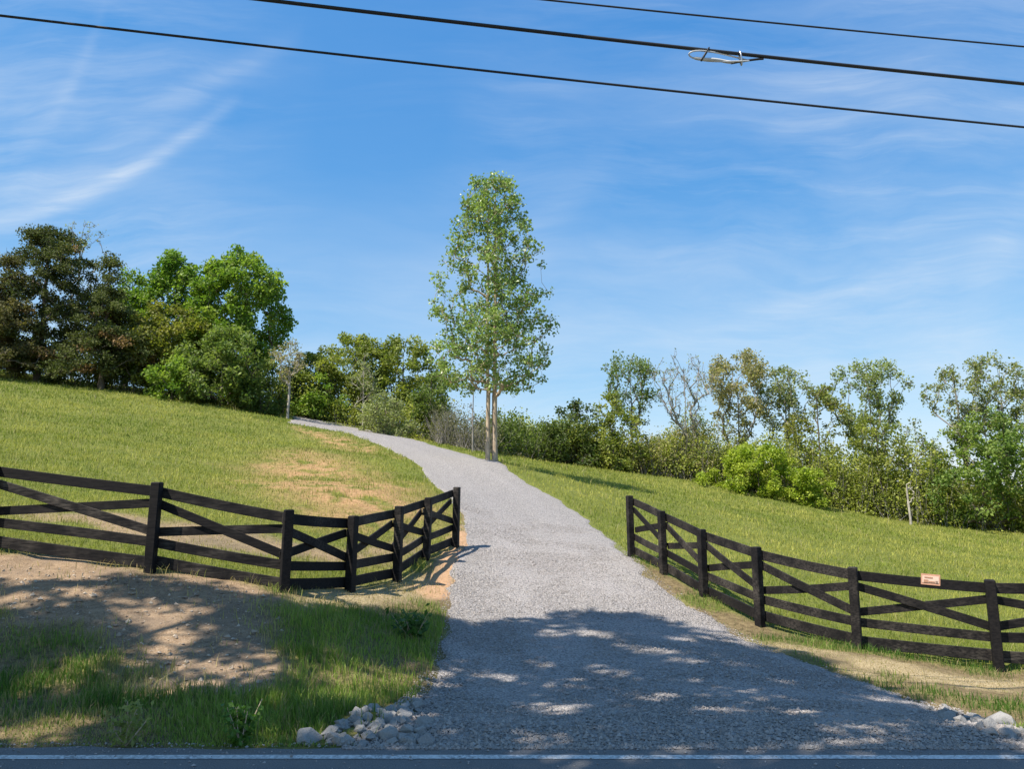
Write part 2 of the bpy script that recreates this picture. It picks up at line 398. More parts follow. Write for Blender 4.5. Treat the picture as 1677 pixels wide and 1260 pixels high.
M = dict(ground=mat_ground(), gravel=mat_gravel(), asphalt=mat_asphalt(), line=mat_line(),
         leaf=mat_leaf('leaves'), glossy_leaf=mat_leaf('glossy_leaves', 0.36, 0.38, 0.5), needle=mat_leaf('needles', 0.7, 0.3, 0.2), grass=mat_leaf('grass_blades', 0.6, 0.35, 0.25),
         bark=mat_bark('grey_brown_bark', (0.07, 0.055, 0.042), (0.21, 0.175, 0.14)), palebark=mat_bark('pale_bark', (0.25, 0.22, 0.18), (0.52, 0.47, 0.40)),
         tanbark=mat_bark('tan_bark', (0.26, 0.19, 0.13), (0.60, 0.48, 0.35)), greybark=mat_bark('silver_bark', (0.15, 0.135, 0.12), (0.36, 0.33, 0.30)),
         fence=mat_fence(), rock=mat_rock(), cable=mat_plain('black_cable', (0.018, 0.018, 0.02), 0.55), greycable=mat_plain('grey_cable', (0.62, 0.63, 0.64), 0.45),
         steel=mat_plain('galvanised_steel', (0.6, 0.6, 0.62), 0.35, 0.5, 0.9))

# ------------------------------------------------------------------ ground, road, driveway
def axis(segs):
    v = []
    for a, b, s in segs: v += list(np.arange(a, b, s))
    return np.array(v)
gx = np.concatenate([-np.geomspace(2500, 160, 10)[:-1], axis([(-160, -50, 6), (-50, -13, 0.5), (-13, 13, 0.13), (13, 50, 0.5), (50, 160, 6)]), np.geomspace(160, 2500, 10)])
gy = np.concatenate([-np.geomspace(2500, 40, 8), axis([(-30, 6.8, 2.0), (6.8, 22, 0.1), (22, 62, 0.32), (62, 160, 3)]), np.geomspace(160, 2500, 10)])
GX, GY = np.meshgrid(gx, gy); X, Y = GX.ravel(), GY.ravel()
Z = surf_z(X, Y)
Z = np.where(Y < 6.95, np.where(Y > -1.2, -0.14, -0.03), Z)
d_, y_, c_, s_ = masks(X, Y)
nearm = (np.abs(X) < 60) & (Y < 70) & (Y > 7)
gcol = np.stack([d_ * nearm, y_ * nearm, c_ * nearm, s_ * nearm], 1)
gro = tag(mesh_np('ground', np.stack([X, Y, Z], 1), grid_faces(len(gy), len(gx)), M['ground'], col=gcol, smooth=True), kind='structure')
FX = [-12, -8, -5.5, -3.5, -2.8, -2.1, -1.3, 2.9, 3.9, 4.6, 5.9, 7.8, 12]; FY = [13.0, 12.8, 12.6, 12.7, 14.0, 15.7, 19.2, 19.8, 16.6, 15.0, 13.8, 13.1, 12.7]
th = gro.data.attributes.new('thatch', 'FLOAT', 'POINT')
th.data.foreach_set('value', (sstep(0.3, -0.5, Y - np.interp(X, FX, FY)) * (0.35 + 0.65 * sstep(0.62, 0.40, fbm(X, Y, 0.8, 3, 91)))).astype(np.float32))

rx = np.concatenate([-np.geomspace(300, 12, 30), np.arange(-11.9, 12, 0.12), np.geomspace(12, 300, 30)])
ry = np.array([-0.6, 0.5, 2, 3.2, 4.5, 5.6, 6.3, 6.6, 6.85, 7.0, 7.05, 7.06])
RX, RY = np.meshgrid(rx, ry); RZ = np.zeros_like(RX)
edge = (fbm(RX, RY * 0, 1.7, 4, 31) - 0.5) * 0.16
RY = np.where(RY > 6.99, RY + edge, RY); RZ[-1] = -0.12
tag(mesh_np('road', np.stack([RX.ravel(), RY.ravel(), RZ.ravel()], 1), grid_faces(len(ry), len(rx)), M['asphalt']), kind='structure')
lx = np.arange(-60, 60, 0.25); n_ = (fbm(lx, lx * 0, 0.8, 3, 2) - 0.5) * 0.02
lv = np.concatenate([np.stack([lx, 6.735 + n_, lx * 0 + 0.004], 1), np.stack([lx, 6.835 + n_, lx * 0 + 0.004], 1)])
tag(mesh_np('road_edge_line', lv, grid_faces(2, len(lx)), M['line']), kind='structure')

dy = np.concatenate([np.arange(6.98, 22, 0.09), np.arange(22, 57.5, 0.25)])
tt = np.linspace(0, 1, 41)
DY, T = np.meshgrid(dy, tt, indexing='ij')
XL = xl(dy) - 0.12 + (fbm(dy, dy * 0, 1.4, 4, 41) - 0.5) * 0.5; XR = xr(dy) + 0.12 + (fbm(dy, dy * 0 + 5, 1.4, 4, 43) - 0.5) * 0.5
DX = XL[:, None] + (XR - XL)[:, None] * T
DZ = base_z(DX.ravel(), DY.ravel()).reshape(DX.shape) + 0.012 + (fbm(DX, DY, 1.2, 3, 50) - 0.5) * 0.05 * sstep(7.2, 8.5, DY) + (fbm(DX, DY, 7.0, 2, 51) - 0.5) * 0.025 * sstep(7.1, 7.6, DY)
DZ -= 0.10 * np.maximum(sstep(0.03, 0.0, T), sstep(0.97, 1.0, T))
tag(mesh_np('driveway', np.stack([DX.ravel(), DY.ravel(), DZ.ravel()], 1), grid_faces(len(dy), len(tt)), M['gravel'], smooth=True, col=np.repeat((np.exp(-((T - .30) / .07) ** 2) + np.exp(-((T - .70) / .07) ** 2)).ravel()[:, None], 3, 1)), kind='structure')
def drive_z(x, y): return base_z(x, y) + 0.012

# ------------------------------------------------------------------ scattered stones and grass (stuff)
def stones(name, x, y, z, size, lo, hi, mat, label):
    n = len(x)
    oct_v = np.array([(1, 0, 0), (-1, 0, 0), (0, 1, 0), (0, -1, 0), (0, 0, 1), (0, 0, -1)], float)
    oct_f = np.array([(0, 2, 4), (2, 1, 4), (1, 3, 4), (3, 0, 4), (2, 0, 5), (1, 2, 5), (3, 1, 5), (0, 3, 5)])
    V = oct_v[None] * rng.uniform(0.55, 1.2, (n, 6, 1)) * size[:, None, None] * np.array([1, 1, 0.75])
    V += rng.normal(0, 0.16, (n, 6, 3)) * size[:, None, None]
    a = rng.uniform(0, 6.28, n); ca, sa = np.cos(a)[:, None], np.sin(a)[:, None]
    V = np.stack([V[..., 0] * ca - V[..., 1] * sa, V[..., 0] * sa + V[..., 1] * ca, V[..., 2]], -1)
    V += np.stack([x, y, z], 1)[:, None]
    F = (oct_f[None] + 6 * np.arange(n)[:, None, None]).reshape(-1, 3)
    c = rng.uniform(0, 1, (n, 1)); col = np.array(lo) * (1 - c) + np.array(hi) * c
    return tag(mesh_np(name, V.reshape(-1, 3), F, mat, col=np.repeat(col, 6, 0)), label, 'gravel', kind='stuff')
mm, t_ = new_mat('loose_stone'); cc = t_.node('ShaderNodeAttribute', attribute_name='col').outputs['Color']
out(t_, principled(t_, cc, 0.9, 0.2)); M['stone'] = mm
n = 85000
y = 7.0 + 17 * rng.random(n) ** 1.7; x = xl(y) - 0.15 + (xr(y) - xl(y) + 0.3) * rng.random(n)
ok = np.abs(x) < 0.75 * y + 0.5; x, y = x[ok], y[ok]
sz = np.clip(rng.lognormal(-4.65, 0.40, len(x)) * np.interp(y, [7, 10, 15, 24], [1.25, 1.0, 0.8, 0.7]), 0.005, 0.032)
stones('loose_gravel', x, y, drive_z(x, y) + sz * 0.3, sz, (0.235, 0.212, 0.195), (0.385, 0.348, 0.320), M['stone'], 'loose grey crushed stone scattered over the driveway and its mouth')
n = 2600
y = 7.15 - 0.9 * rng.random(n) ** 2.2; x = rng.uniform(-6, 8, n); ok = (y > 6.86) | (rng.random(n) < .35)
x, y = x[ok], y[ok]; sz = np.clip(rng.lognormal(-4.9, 0.4, len(x)), 0.004, 0.02)
stones('spilled_gravel', x, y, 0 * x + sz * 0.4, sz, (0.19, 0.175, 0.167), (0.42, 0.39, 0.37), M['stone'], 'grit and small stones spilled on the edge of the road')
n = 5000
y = 7.3 + 5 * rng.random(n); x = -13 + 11 * rng.random(n); d, *_ = masks(x, y)
ok = (rng.random(n) < d) & ~drive_in(x, y, 0.1); x, y = x[ok], y[ok]
sz = np.clip(rng.lognormal(-4.1, 0.5, len(x)), 0.006, 0.05)
stones('bank_pebbles', x, y, surf_z(x, y) + sz * 0.2, sz, (0.20, 0.15, 0.11), (0.50, 0.42, 0.33), M['stone'], 'small brown pebbles and clods on the bare dirt bank below the left fence')

def blades(name, x, y, h, w, col, label, bend=0.35, z=None, cat='grass'):
    n = len(x); z = surf_z(x, y) if z is None else z
    a = rng.uniform(0, 2 * np.pi, n); dx, dyy = np.cos(a), np.sin(a)
    l = rng.uniform(0, 2 * np.pi, n); lean = np.abs(rng.normal(0, bend, n)) * h
    lx, ly = np.cos(l) * lean, np.sin(l) * lean
    B = np.stack([x, y, z - 0.01], 1)
    P0 = B + np.stack([dx * w, dyy * w, 0 * w], 1); P1 = B - np.stack([dx * w, dyy * w, 0 * w], 1)
    mid = B + np.stack([lx * 0.35, ly * 0.35, h * 0.6], 1)
    P2 = mid + np.stack([dx * w * .7, dyy * w * .7, 0 * w], 1); P3 = mid - np.stack([dx * w * .7, dyy * w * .7, 0 * w], 1)
    P4 = B + np.stack([lx, ly, h], 1)
    V = np.stack([P0, P1, P2, P3, P4], 1).reshape(-1, 3)
    i = 5 * np.arange(n)
    Q = np.stack([i, i + 1, i + 3, i + 2], 1); T3 = np.stack([i + 2, i + 3, i + 4], 1)
    return tag(mesh_np(name, V, [Q, T3], M['grass'], col=np.repeat(col, 5, 0)), label, cat, kind='stuff')

def lerp(a, b, t): return np.asarray(a) * (1 - t[:, None]) + np.asarray(b) * t[:, None]

def field(n, y0, y1, side):
    y = y0 * (y1 / y0) ** rng.random(n); x = y * 0.76 * (2 * rng.random(n) - 1)
    inside = drive_in(x, y, 0.06)
    ok = ~inside & ((x < (xl(y) + xr(y)) / 2) if side < 0 else (x > (xl(y) + xr(y)) / 2))
    return x[ok], y[ok]
def colours(x, y, green0, green1, ya=0.65):
    d, dr, c, s = masks(x, y)
    pn = fbm(x, y, 0.35, 4, 71); p2 = fbm(x, y, 1.6, 3, 73)
    t = np.clip((pn - 0.36) * 2.8 + (p2 - .5) * 1.5 + rng.normal(0, 0.25, len(x)), 0, 1)
    col = lerp(green0, green1, t)
    yl = np.clip(rng.random(len(x)) * 0.7 + (p2 - 0.5), 0, 1) ** 2 * ya
    col = lerp2(col, (0.36, 0.33, 0.12), yl)
    bare = np.clip(np.maximum.reduce([d, dr, c, s]), 0, 1)
    col = lerp2(col, (0.50, 0.38, 0.19), np.clip(bare * rng.uniform(0.3, 1.2, len(x)), 0, 1))
    return col * rng.uniform(0.75, 1.25, (len(x), 1)), bare, p2
def lerp2(col, c, t): return col * (1 - t[:, None]) + np.asarray(c) * t[:, None]

for nm, side, n, lab in (('hillside_grass', -1, 300000, 'rough yellow green grass covering the left hillside'), ('meadow_grass', 1, 230000, 'mown yellow green grass of the right hand meadow')):
    x, y = field(n, 12.5, 62, side)
    front = y < np.interp(x, [-12, -8, -5.5, -3.5, -2.8, -2.1, -1.3, 2.9, 3.9, 4.6, 5.9, 7.8, 12], [12.9, 12.7, 12.5, 12.6, 13.9, 15.6, 19.2, 19.8, 16.5, 14.9, 13.7, 13.0, 12.6])
    x, y = x[~front], y[~front]
    col, bare, p2 = colours(x, y, (0.195, 0.245, 0.030), (0.42, 0.405, 0.085))
    keep = rng.random(len(x)) < (1 - np.where(y > 16.5, 0.62, 0.92) * bare); x, y, col, bare, p2 = x[keep], y[keep], col[keep], bare[keep], p2[keep]
    far = np.clip(y / 20, 0.7, 2.6)
    h = rng.uniform(0.04, 0.115, len(x)) * (0.35 + 1.3 * p2) * (1 + 0.25 * far); w = 0.006 * far ** 1.15 * rng.uniform(0.7, 1.5, len(x))
    stalk = rng.random(len(x)) < 0.012; h = np.where(stalk, h * 2.1, h); w = np.where(stalk, w * 0.7, w); col[stalk] = (0.46, 0.38, 0.20)
    blades(nm, x, y, h * (1 - 0.35 * bare), w, col, lab, 0.5)

# roadside grass in front of the fences
HEAP = W([(505, 1222), (545, 1192), (600, 1160), (650, 1148), (690, 1142), (700, 1226)])
n = 260000
y = 7.1 + 13.0 * rng.random(n) ** 1.25; x = y * 0.75 * (2 * rng.random(n) - 1)
front = y < np.interp(x, [-12, -8, -5.5, -3.5, -2.8, -2.1, -1.3, 2.9, 3.9, 4.6, 5.9, 7.8, 12], [13.0, 12.8, 12.6, 12.7, 14.0, 15.7, 19.2, 19.8, 16.6, 15.0, 13.8, 13.1, 12.7])
ok = front & ~drive_in(x, y, 0.02); x, y = x[ok], y[ok]
col, bare, p2 = colours(x, y, (0.075, 0.155, 0.022), (0.24, 0.33, 0.055), 0.3)
pp = fbm(x, y, 0.8, 3, 91); s4 = masks(x, y)[3]
keep = rng.random(len(x)) < np.where(s4 > .4, .85, 1 - 0.97 * bare) * np.maximum(np.clip((pp - 0.30) * 3.2, 0.10, 1), np.maximum(0.75 * sstep(8.6, 7.8, y), 0.6 * (s4 > .4))) * ((poly_sd(x, y, HEAP) > 0.0) | (rng.random(len(x)) < .06)); x, y, col, bare, pp, s4 = x[keep], y[keep], col[keep], bare[keep], pp[keep], s4[keep]
col = lerp2(col, (0.40, 0.31, 0.16), (rng.random(len(x)) < 0.14 + 0.45 * sstep(.52, .36, pp)) * 0.8)
h = rng.uniform(0.04, 0.19, len(x)) * (0.30 + 1.1 * pp) * np.where(x > 0, 0.75, 1.0) * sstep(6.9, 8.2, y) ** 0.5 * np.where(s4 > .4, 0.5, 1) * np.where(x < -5.5, 0.72, 1.0)
blades('verge_grass', x, y, h, rng.uniform(0.003, 0.007, len(x)), col, 'long uneven grass on the roadside verge in front of the fences', 0.45)

# ------------------------------------------------------------------ boxes and tubes
def box_mesh(p0, p1, up, w, t, jitter=0.0):
    """board from p0 to p1; w across 'up', t thick; chamfered section"""
    p0, p1 = np.array(p0, float), np.array(p1, float); d = p1 - p0; L = np.linalg.norm(d); d /= L
    side = np.cross(d, up); side /= np.linalg.norm(side); upv = np.cross(side, d)
    c = min(w, t) * 0.12
    sec = [(-w / 2 + c, -t / 2), (w / 2 - c, -t / 2), (w / 2, -t / 2 + c), (w / 2, t / 2 - c), (w / 2 - c, t / 2), (-w / 2 + c, t / 2), (-w / 2, t / 2 - c), (-w / 2, -t / 2 + c)]
    ns = 7; V = []
    for k in range(ns):
        f = k / (ns - 1); q = p0 + d * L * f
        wob = jitter * math.sin(f * math.pi) * 1.0
        for (a, b) in sec: V.append(q + upv * (a - wob) + side * b)
    F = []
    for k in range(ns - 1):
        for j in range(8): F.append((k * 8 + j, k * 8 + (j + 1) % 8, (k + 1) * 8 + (j + 1) % 8, (k + 1) * 8 + j))
    return np.array(V), np.array(F), np.array([tuple(range(7, -1, -1)), tuple(range((ns - 1) * 8, ns * 8))])

def local_obj(name, V, faces, mat, parent, smooth=False, col=None):
    """mesh whose vertices are given in world space under a parent with a translation only"""
    return mesh_np(name, V - np.array(parent.location)[None], faces, mat, parent, col=col, smooth=smooth)

def tubes(p0, p1, r0, r1, ns=5):
    d = p1 - p0; L = np.linalg.norm(d, axis=1, keepdims=True) + 1e-9; d = d / L
    ref = np.where(np.abs(d[:, 2:3]) > 0.9, np.array([[1.0, 0, 0]]), np.array([[0, 0, 1.0]]))
    a = np.cross(d, ref); a /= np.linalg.norm(a, axis=1, keepdims=True); b = np.cross(d, a)
    th = np.arange(ns) * 2 * np.pi / ns
    ring = a[:, None] * np.cos(th)[None, :, None] + b[:, None] * np.sin(th)[None, :, None]
    V = np.concatenate([p0[:, None] + ring * r0[:, None, None], p1[:, None] + ring * r1[:, None, None]], 1)
    n = len(p0); i = np.arange(n)[:, None] * 2 * ns; j = np.arange(ns)[None]; k = (j + 1) % ns
    F = np.stack([i + j, i + k, i + ns + k, i + ns + j], -1).reshape(-1, 4)
    return V.reshape(-1, 3), F

def path_tube(P, r, ns=8):
    P = np.asarray(P, float); n = len(P); r = np.broadcast_to(np.asarray(r, float), (n,))
    d = np.gradient(P, axis=0); d /= np.linalg.norm(d, axis=1, keepdims=True) + 1e-12
    ref = np.array([0, 0, 1.0]) if abs(d[:, 2]).mean() < 0.8 else np.array([1.0, 0, 0])
    a = np.cross(d, ref); a /= np.linalg.norm(a, axis=1, keepdims=True) + 1e-12; b = np.cross(d, a)
    th = np.arange(ns) * 2 * np.pi / ns
    V = P[:, None] + r[:, None, None] * (a[:, None] * np.cos(th)[None, :, None] + b[:, None] * np.sin(th)[None, :, None])
    i = np.arange(n - 1)[:, None] * ns; j = np.arange(ns)[None]; k = (j + 1) % ns
    F = np.stack([i + j, i + k, i + ns + k, i + ns + j], -1).reshape(-1, 4)
    return V.reshape(-1, 3), F

# ------------------------------------------------------------------ fences
PW = 0.145
def build_fence(name, label, posts, field_side):
    """posts: list of (x,y,z_ground,height); field_side: +1 boards on the left of travel, -1 on the right"""
    root = tag(empty(name, posts[0][:3]), label, 'fence')
    for (x, y, z, h, yaw, lean) in posts:
        c, s = math.cos(yaw), math.sin(yaw); hw = PW / 2; V = []
        rings = [(-0.35, hw), (0.15, hw), (h * 0.5, hw), (h - 0.015, hw), (h, hw - 0.014)]
        ch = 0.012
        for (zz, q) in rings:
            for (a, b) in ((-q + ch, -q), (q - ch, -q), (q, -q + ch), (q, q - ch), (q - ch, q), (-q + ch, q), (-q, q - ch), (-q, -q + ch)):
                V.append((x + a * c - b * s + lean[0] * max(zz, 0), y + a * s + b * c + lean[1] * max(zz, 0), z + zz))
        F = [(k * 8 + j, k * 8 + (j + 1) % 8, (k + 1) * 8 + (j + 1) % 8, (k + 1) * 8 + j) for k in range(len(rings) - 1) for j in range(8)]
        local_obj('post', np.array(V), [np.array(F), np.array([tuple(range((len(rings) - 1) * 8, len(rings) * 8))])], M['fence'], root)
    for i in range(len(posts) - 1):
        A, B = posts[i], posts[i + 1]
        a = np.array([A[0], A[1], A[2]]); b = np.array([B[0], B[1], B[2]])
        d = b - a; d[2] = 0; L = np.linalg.norm(d); d /= L; nrm = np.array([-d[1], d[0], 0]) * field_side
        off = PW / 2 + 0.018
        def P(E, hh, e, layer):
            q = np.array([E[0], E[1], E[2] + hh * E[3] / 1.42]) + nrm * (off + 0.036 * layer) + d * e
            return q
        up = np.array([0, 0, 1.0])
        for nm, ha, hb, wd, lay in (('top_rail', 1.27, 1.27, 0.165, 0), ('cross_board', 1.09, 0.62, 0.135, 0), ('cross_board', 0.62, 1.09, 0.135, 1), ('lower_rail', 0.46, 0.46, 0.15, 0), ('bottom_rail', 0.15, 0.15, 0.175, 0)):
            p0, p1 = P(A, ha, 0.003, lay), P(B, hb, -0.003, lay)
            if nm == 'bottom_rail':
                p0[2] += rng.uniform(-0.02, 0.02); p1[2] += rng.uniform(-0.02, 0.02)
            V, F, caps = box_mesh(p0, p1, up, wd * rng.uniform(0.96, 1.04), 0.034, rng.uniform(-0.012, 0.02))
            local_obj(nm, V, [F, caps], M['fence'], root)
    return root

def post_list(px, extra_front=None):
    W3 = []
    for (u, vt, vb, Yd) in px:
        p = at(u, vb, Yd); top = at(u, vt, Yd); W3.append((p, top[2] - p[2]))
    out_ = []
    for i, (p, h) in enumerate(W3):
        q0, q1 = W3[max(i - 1, 0)][0], W3[min(i + 1, len(W3) - 1)][0]
        yaw = math.atan2(q1[1] - q0[1], q1[0] - q0[0]) + rng.uniform(-0.05, 0.05)
        zg = float(base_z(p[0], p[1])[0])
        tz = p[2] + h
        lean = (-0.02 if p[0] < 0 else 0.012) + rng.uniform(-0.01, 0.01)
        out_.append((p[0], p[1], zg, min(max(tz - zg, 1.2), 1.62), yaw, (-lean if p[0] < 0 else -lean, rng.uniform(-0.012, 0.012))))
    return out_
LP = post_list(LEFT_POSTS); RP = post_list(RIGHT_POSTS)
def ext(p, x, y): return (x, y, float(base_z(x, y)[0]), 1.42, 0.0, (0.0, 0.0))
LP = [ext(None, -12.6, 12.95), ext(None, -10.2, 12.8)] + LP
RP = RP + [ext(None, 10.1, 12.75), ext(None, 12.5, 12.6)]
left_fence = build_fence('crossbuck_fence', 'black crossed board fence left of the driveway, below the dry slope', LP, 1)
right_fence = build_fence('crossbuck_fence', 'black crossed board fence right of the driveway, carrying the orange notice', RP, 1)
print('POSTS', [tuple(round(float(v), 2) for v in p[:4]) for p in LP + RP])

# notice plate on the right fence's top rail
def sign():
    A, B = np.array(RP[4][:3]), np.array(RP[5][:3])
    d = B - A; d[2] = 0; d /= np.linalg.norm(d); nrm = np.array([d[1], -d[0], 0])
    f = 0.575; c = A + (B - A) * f; c[2] += 1.27 - 0.035
    c = c - nrm * (PW / 2 + 0.018) + nrm * 0.024
    root = tag(empty('notice_plate', c), 'small weathered orange and white notice plate fixed to the top rail of the right fence', 'sign')
    slope = (B[2] - A[2]) / np.linalg.norm((B - A)[:2]); dd = d + np.array([0, 0, slope]); dd /= np.linalg.norm(dd); up = np.cross(nrm, dd) * -1
    if up[2] < 0: up = -up
    w, h = 0.28, 0.175
    def plate(w0, w1, h0, h1, off, mat, name):
        V = []
        for o_ in (off, off + 0.003):
            for (a, b) in ((w0, h0), (w1, h0), (w1, h1), (w0, h1)): V.append(c + dd * a + up * b + nrm * o_)
        F = np.array([(0, 1, 2, 3), (7, 6, 5, 4), (0, 4, 5, 1), (1, 5, 6, 2), (2, 6, 7, 3), (3, 7, 4, 0)])
        local_obj(name, np.array(V), F, mat, root)
    m0 = mat_plain('orange_plate', (0.66, 0.36, 0.24), 0.5, 0.4, 0, 14, 0.3); m1 = mat_plain('white_panel', (0.80, 0.58, 0.46), 0.5, 0.4, 0, 18, 0.2); m2 = mat_plain('faded_print', (0.52, 0.28, 0.18), 0.6, 0.3, 0, 25, 0.3); m3 = mat_plain('dark_print', (0.32, 0.22, 0.17), 0.6)
    plate(-w / 2, w / 2, -h / 2, h / 2, 0, m0, 'backing')
    plate(-w / 2 + 0.02, w / 2 - 0.02, -h / 2 + 0.035, h / 2 - 0.03, 0.005, m1, 'panel')
    for (a0, a1, b0, b1, m) in ((-0.10, -0.035, -0.05, -0.005, m2), (0.07, 0.105, -0.05, -0.015, m3), (-0.03, 0.06, -0.045, -0.025, m2), (-0.09, 0.03, 0.02, 0.04, m2)):
        plate(a0, a1, b0, b1, 0.009, m, 'print_mark')
sign()

# ------------------------------------------------------------------ trees
def leaf_mesh(P, size, col, up_bias=0.35, asp=0.62):
    n = len(P)
    d = rng.normal(0, 1, (n, 3)); d[:, 2] -= 0.25; d /= np.linalg.norm(d, axis=1, keepdims=True)
    nr = rng.normal(0, 1, (n, 3)); nr[:, 2] = np.abs(nr[:, 2]) + up_bias
    s = np.cross(d, nr); s /= np.linalg.norm(s, axis=1, keepdims=True) + 1e-9
    nn = np.cross(s, d)
    L = size * rng.uniform(0.6, 1.35, n); L = L[:, None]
    base = P - d * L * 0.5; tip = P + d * L * 0.5
    fold = nn * L * 0.10
    V = np.stack([base, P + s * L * asp * 0.5 + fold, tip, P - s * L * asp * 0.5 + fold], 1).reshape(-1, 3)
    i = 4 * np.arange(n)
    F = np.concatenate([np.stack([i, i + 1, i + 2], 1), np.stack([i, i + 2, i + 3], 1)])
    return V, F, np.repeat(col, 4, 0)

def make_tree(name, label, base, H, Rad, prof, cb=0.25, ncl=60, cr=0.6, lpc=60, ls=0.22, cols=((.1, .17, .03), (.15, .2, .04)), bark='bark', tr=0.12,
              group=None, cat='tree', fill=0.75, rise=0.7, twig=5, leafmat='leaf', sq=0.8, lean=(0, 0), trunk_top=0.9, trunks=1, asym=0.25, clumps=None, part_crown='crown', wood='trunk', curve=0.15, spray=False, dead=None):
    root = tag(empty(name, base), label, cat, group)
    base = np.asarray(base, float)
    # clump centres inside the crown envelope
    if clumps is None:
        C = []
        ph = rng.uniform(0, 6.28)
        tries = 0
        while len(C) < ncl and tries < ncl * 60:
            tries += 1
            t = rng.random(); r_ = np.interp(t, [p[0] for p in prof], [p[1] for p in prof])
            if rng.random() > max(r_, 0.12): continue
            a = rng.uniform(0, 2 * np.pi); rr = (rng.random() ** (0.5 * fill)) * r_ * Rad * (1 + asym * math.sin(a * 2 + ph + t * 5))
            h = H * (cb + (1 - cb) * t) - cr * 0.3
            C.append((rr * math.cos(a) + lean[0] * t, rr * math.sin(a) + lean[1] * t, h))
        C = np.array(C)
    else:
        C = np.asarray(clumps) - base
    C = C[np.argsort(np.hypot(C[:, 0], C[:, 1]) + 0.5 * np.abs(C[:, 2] - H * cb))]
    # skeleton graph
    N = []; Par = []
    nt = 14; tops = []
    for k in range(trunks):
        ox = (k - (trunks - 1) / 2) * 0.31 * (1 if trunks > 1 else 0); prev = -1
        wob = rng.normal(0, curve, (nt, 2)).cumsum(0) * 0.12 * tr / 0.12
        for j in range(nt):
            f = j / (nt - 1)
            N.append((ox + wob[j, 0] * min(1, f * 3) + lean[0] * max(0, f - cb) , ox * 0.4 + wob[j, 1] * min(1, f * 3) + lean[1] * max(0, f - cb), H * trunk_top * f - (0.15 if j == 0 else 0)))
            Par.append(prev); prev = len(N) - 1
    N = list(map(np.array, N))
    lowest = H * cb * 0.85
    for c in C:
        A = np.array(N); hd = np.hypot(A[:, 0] - c[0], A[:, 1] - c[1]); dz = c[2] - A[:, 2]
        cost = np.sqrt(hd ** 2 + dz ** 2) + 1.6 * np.maximum(0, rise * hd - dz) + 3.0 * np.maximum(0, lowest * (0.9 if C[:, 2].min() > lowest else 0.4) - A[:, 2])
        i = int(np.argmin(cost)); p = A[i]; L = np.linalg.norm(c - p)
        m1 = p + (c - p) * 0.4 + rng.normal(0, 0.07 * L, 3) + np.array([0, 0, -0.03 * L if rise > 0.3 else 0.06 * L])
        m2 = p + (c - p) * 0.75 + rng.normal(0, 0.06 * L, 3)
        N += [m1, m2, np.array(c)]; k = len(N); Par += [i, k - 3, k - 2]
    ncore = len(N)
    # twigs
    leafP = []
    lc = []
    cols = np.asarray(cols)
    for ci, c in enumerate(C):
        node = trunks * nt + ci * 3 + 2
        sc = cr * rng.uniform(0.65, 1.3)
        nl = max(1, int(lpc * rng.uniform(0.6, 1.4) * (sc / cr) ** 2))
        d = rng.normal(0, 1, (nl, 3)); d /= np.linalg.norm(d, axis=1, keepdims=True)
        q = d * (rng.random((nl, 1)) ** 0.55) * sc * np.array([1.0, 1.0, sq])
        if spray:                                          # drooping flat spray pointing out from the trunk
            o = np.array([c[0], c[1], 0]); o /= np.linalg.norm(o) + 1e-6
            q = q * np.array([0.8, 0.8, 1]) + o[None] * rng.uniform(-1.0, 0.9, (nl, 1)) * sc
            q[:, 2] -= 0.18 * (q @ o) + 0.05
        leafP.append(c + q)
        w = np.clip(rng.random() * 0.75 + rng.normal(0, 0.18, (nl, 1)), 0, 1)
        cc_ = cols[0] * (1 - w) + cols[1] * w
        if dead is not None and rng.random() < dead: cc_ = np.array([[0.30, 0.19, 0.09]]) * rng.uniform(0.6, 1.2, (nl, 1))
        lc.append(cc_ * rng.uniform(0.72, 1.25, (nl, 1)))
        for _ in range(twig):
            e = c + q[rng.integers(nl)] * 1.05
            s0 = N[node] if rng.random() < 0.6 else N[node - 1]
            mid = (s0 + e) / 2 + rng.normal(0, 0.12 * sc, 3)
            par = node if s0 is N[node] else node - 1
            N += [mid, e]; Par += [par, len(N) - 2]
    A = np.array(N); par = np.array(Par)
    cnt = np.ones(len(A)) * 0.2
    for i in range(len(A) - 1, -1, -1):
        if par[i] >= 0: cnt[par[i]] += cnt[i]
    r = cnt ** 0.5; r *= tr / r[0]; r = np.maximum(r, 0.006)
    for k in range(trunks):
        s = k * nt; r[s] *= 1.35
    idx = np.nonzero(par >= 0)[0]
    V, F = tubes(A[par[idx]], A[idx] + (A[idx] - A[par[idx]]) * 0.04, np.minimum(r[par[idx]], r[idx] * 1.25 + 0.004), r[idx], 6)
    wood_o = mesh_np(wood, V, F, M[bark], root, smooth=True)
    LV, LF, LC = leaf_mesh(np.concatenate(leafP), ls, np.concatenate(lc))
    mesh_np(part_crown, LV, LF, M[leafmat], root, col=LC)
    return root

ROUND = [(0, .55), (.15, .85), (.4, 1), (.7, .88), (.9, .5), (1, .15)]
EGG = [(0, .72), (.06, 1), (.3, .97), (.5, .82), (.7, .64), (.85, .54), (.95, .36), (1, .1)]
CONE = [(0, .95), (.1, 1), (.35, .80), (.6, .5), (.8, .22), (.92, .1), (1, .03)]
VASE = [(0, .2), (.25, .45), (.5, .75), (.75, 1), (.92, .75), (1, .25)]
FULL = [(0, .75), (.15, .95), (.4, 1), (.7, .98), (.88, .75), (1, .4)]
BUSH = [(0, .85), (.2, 1), (.5, .95), (.8, .65), (1, .2)]
TALL = [(0, .5), (.2, .8), (.5, 1), (.8, .8), (1, .25)]

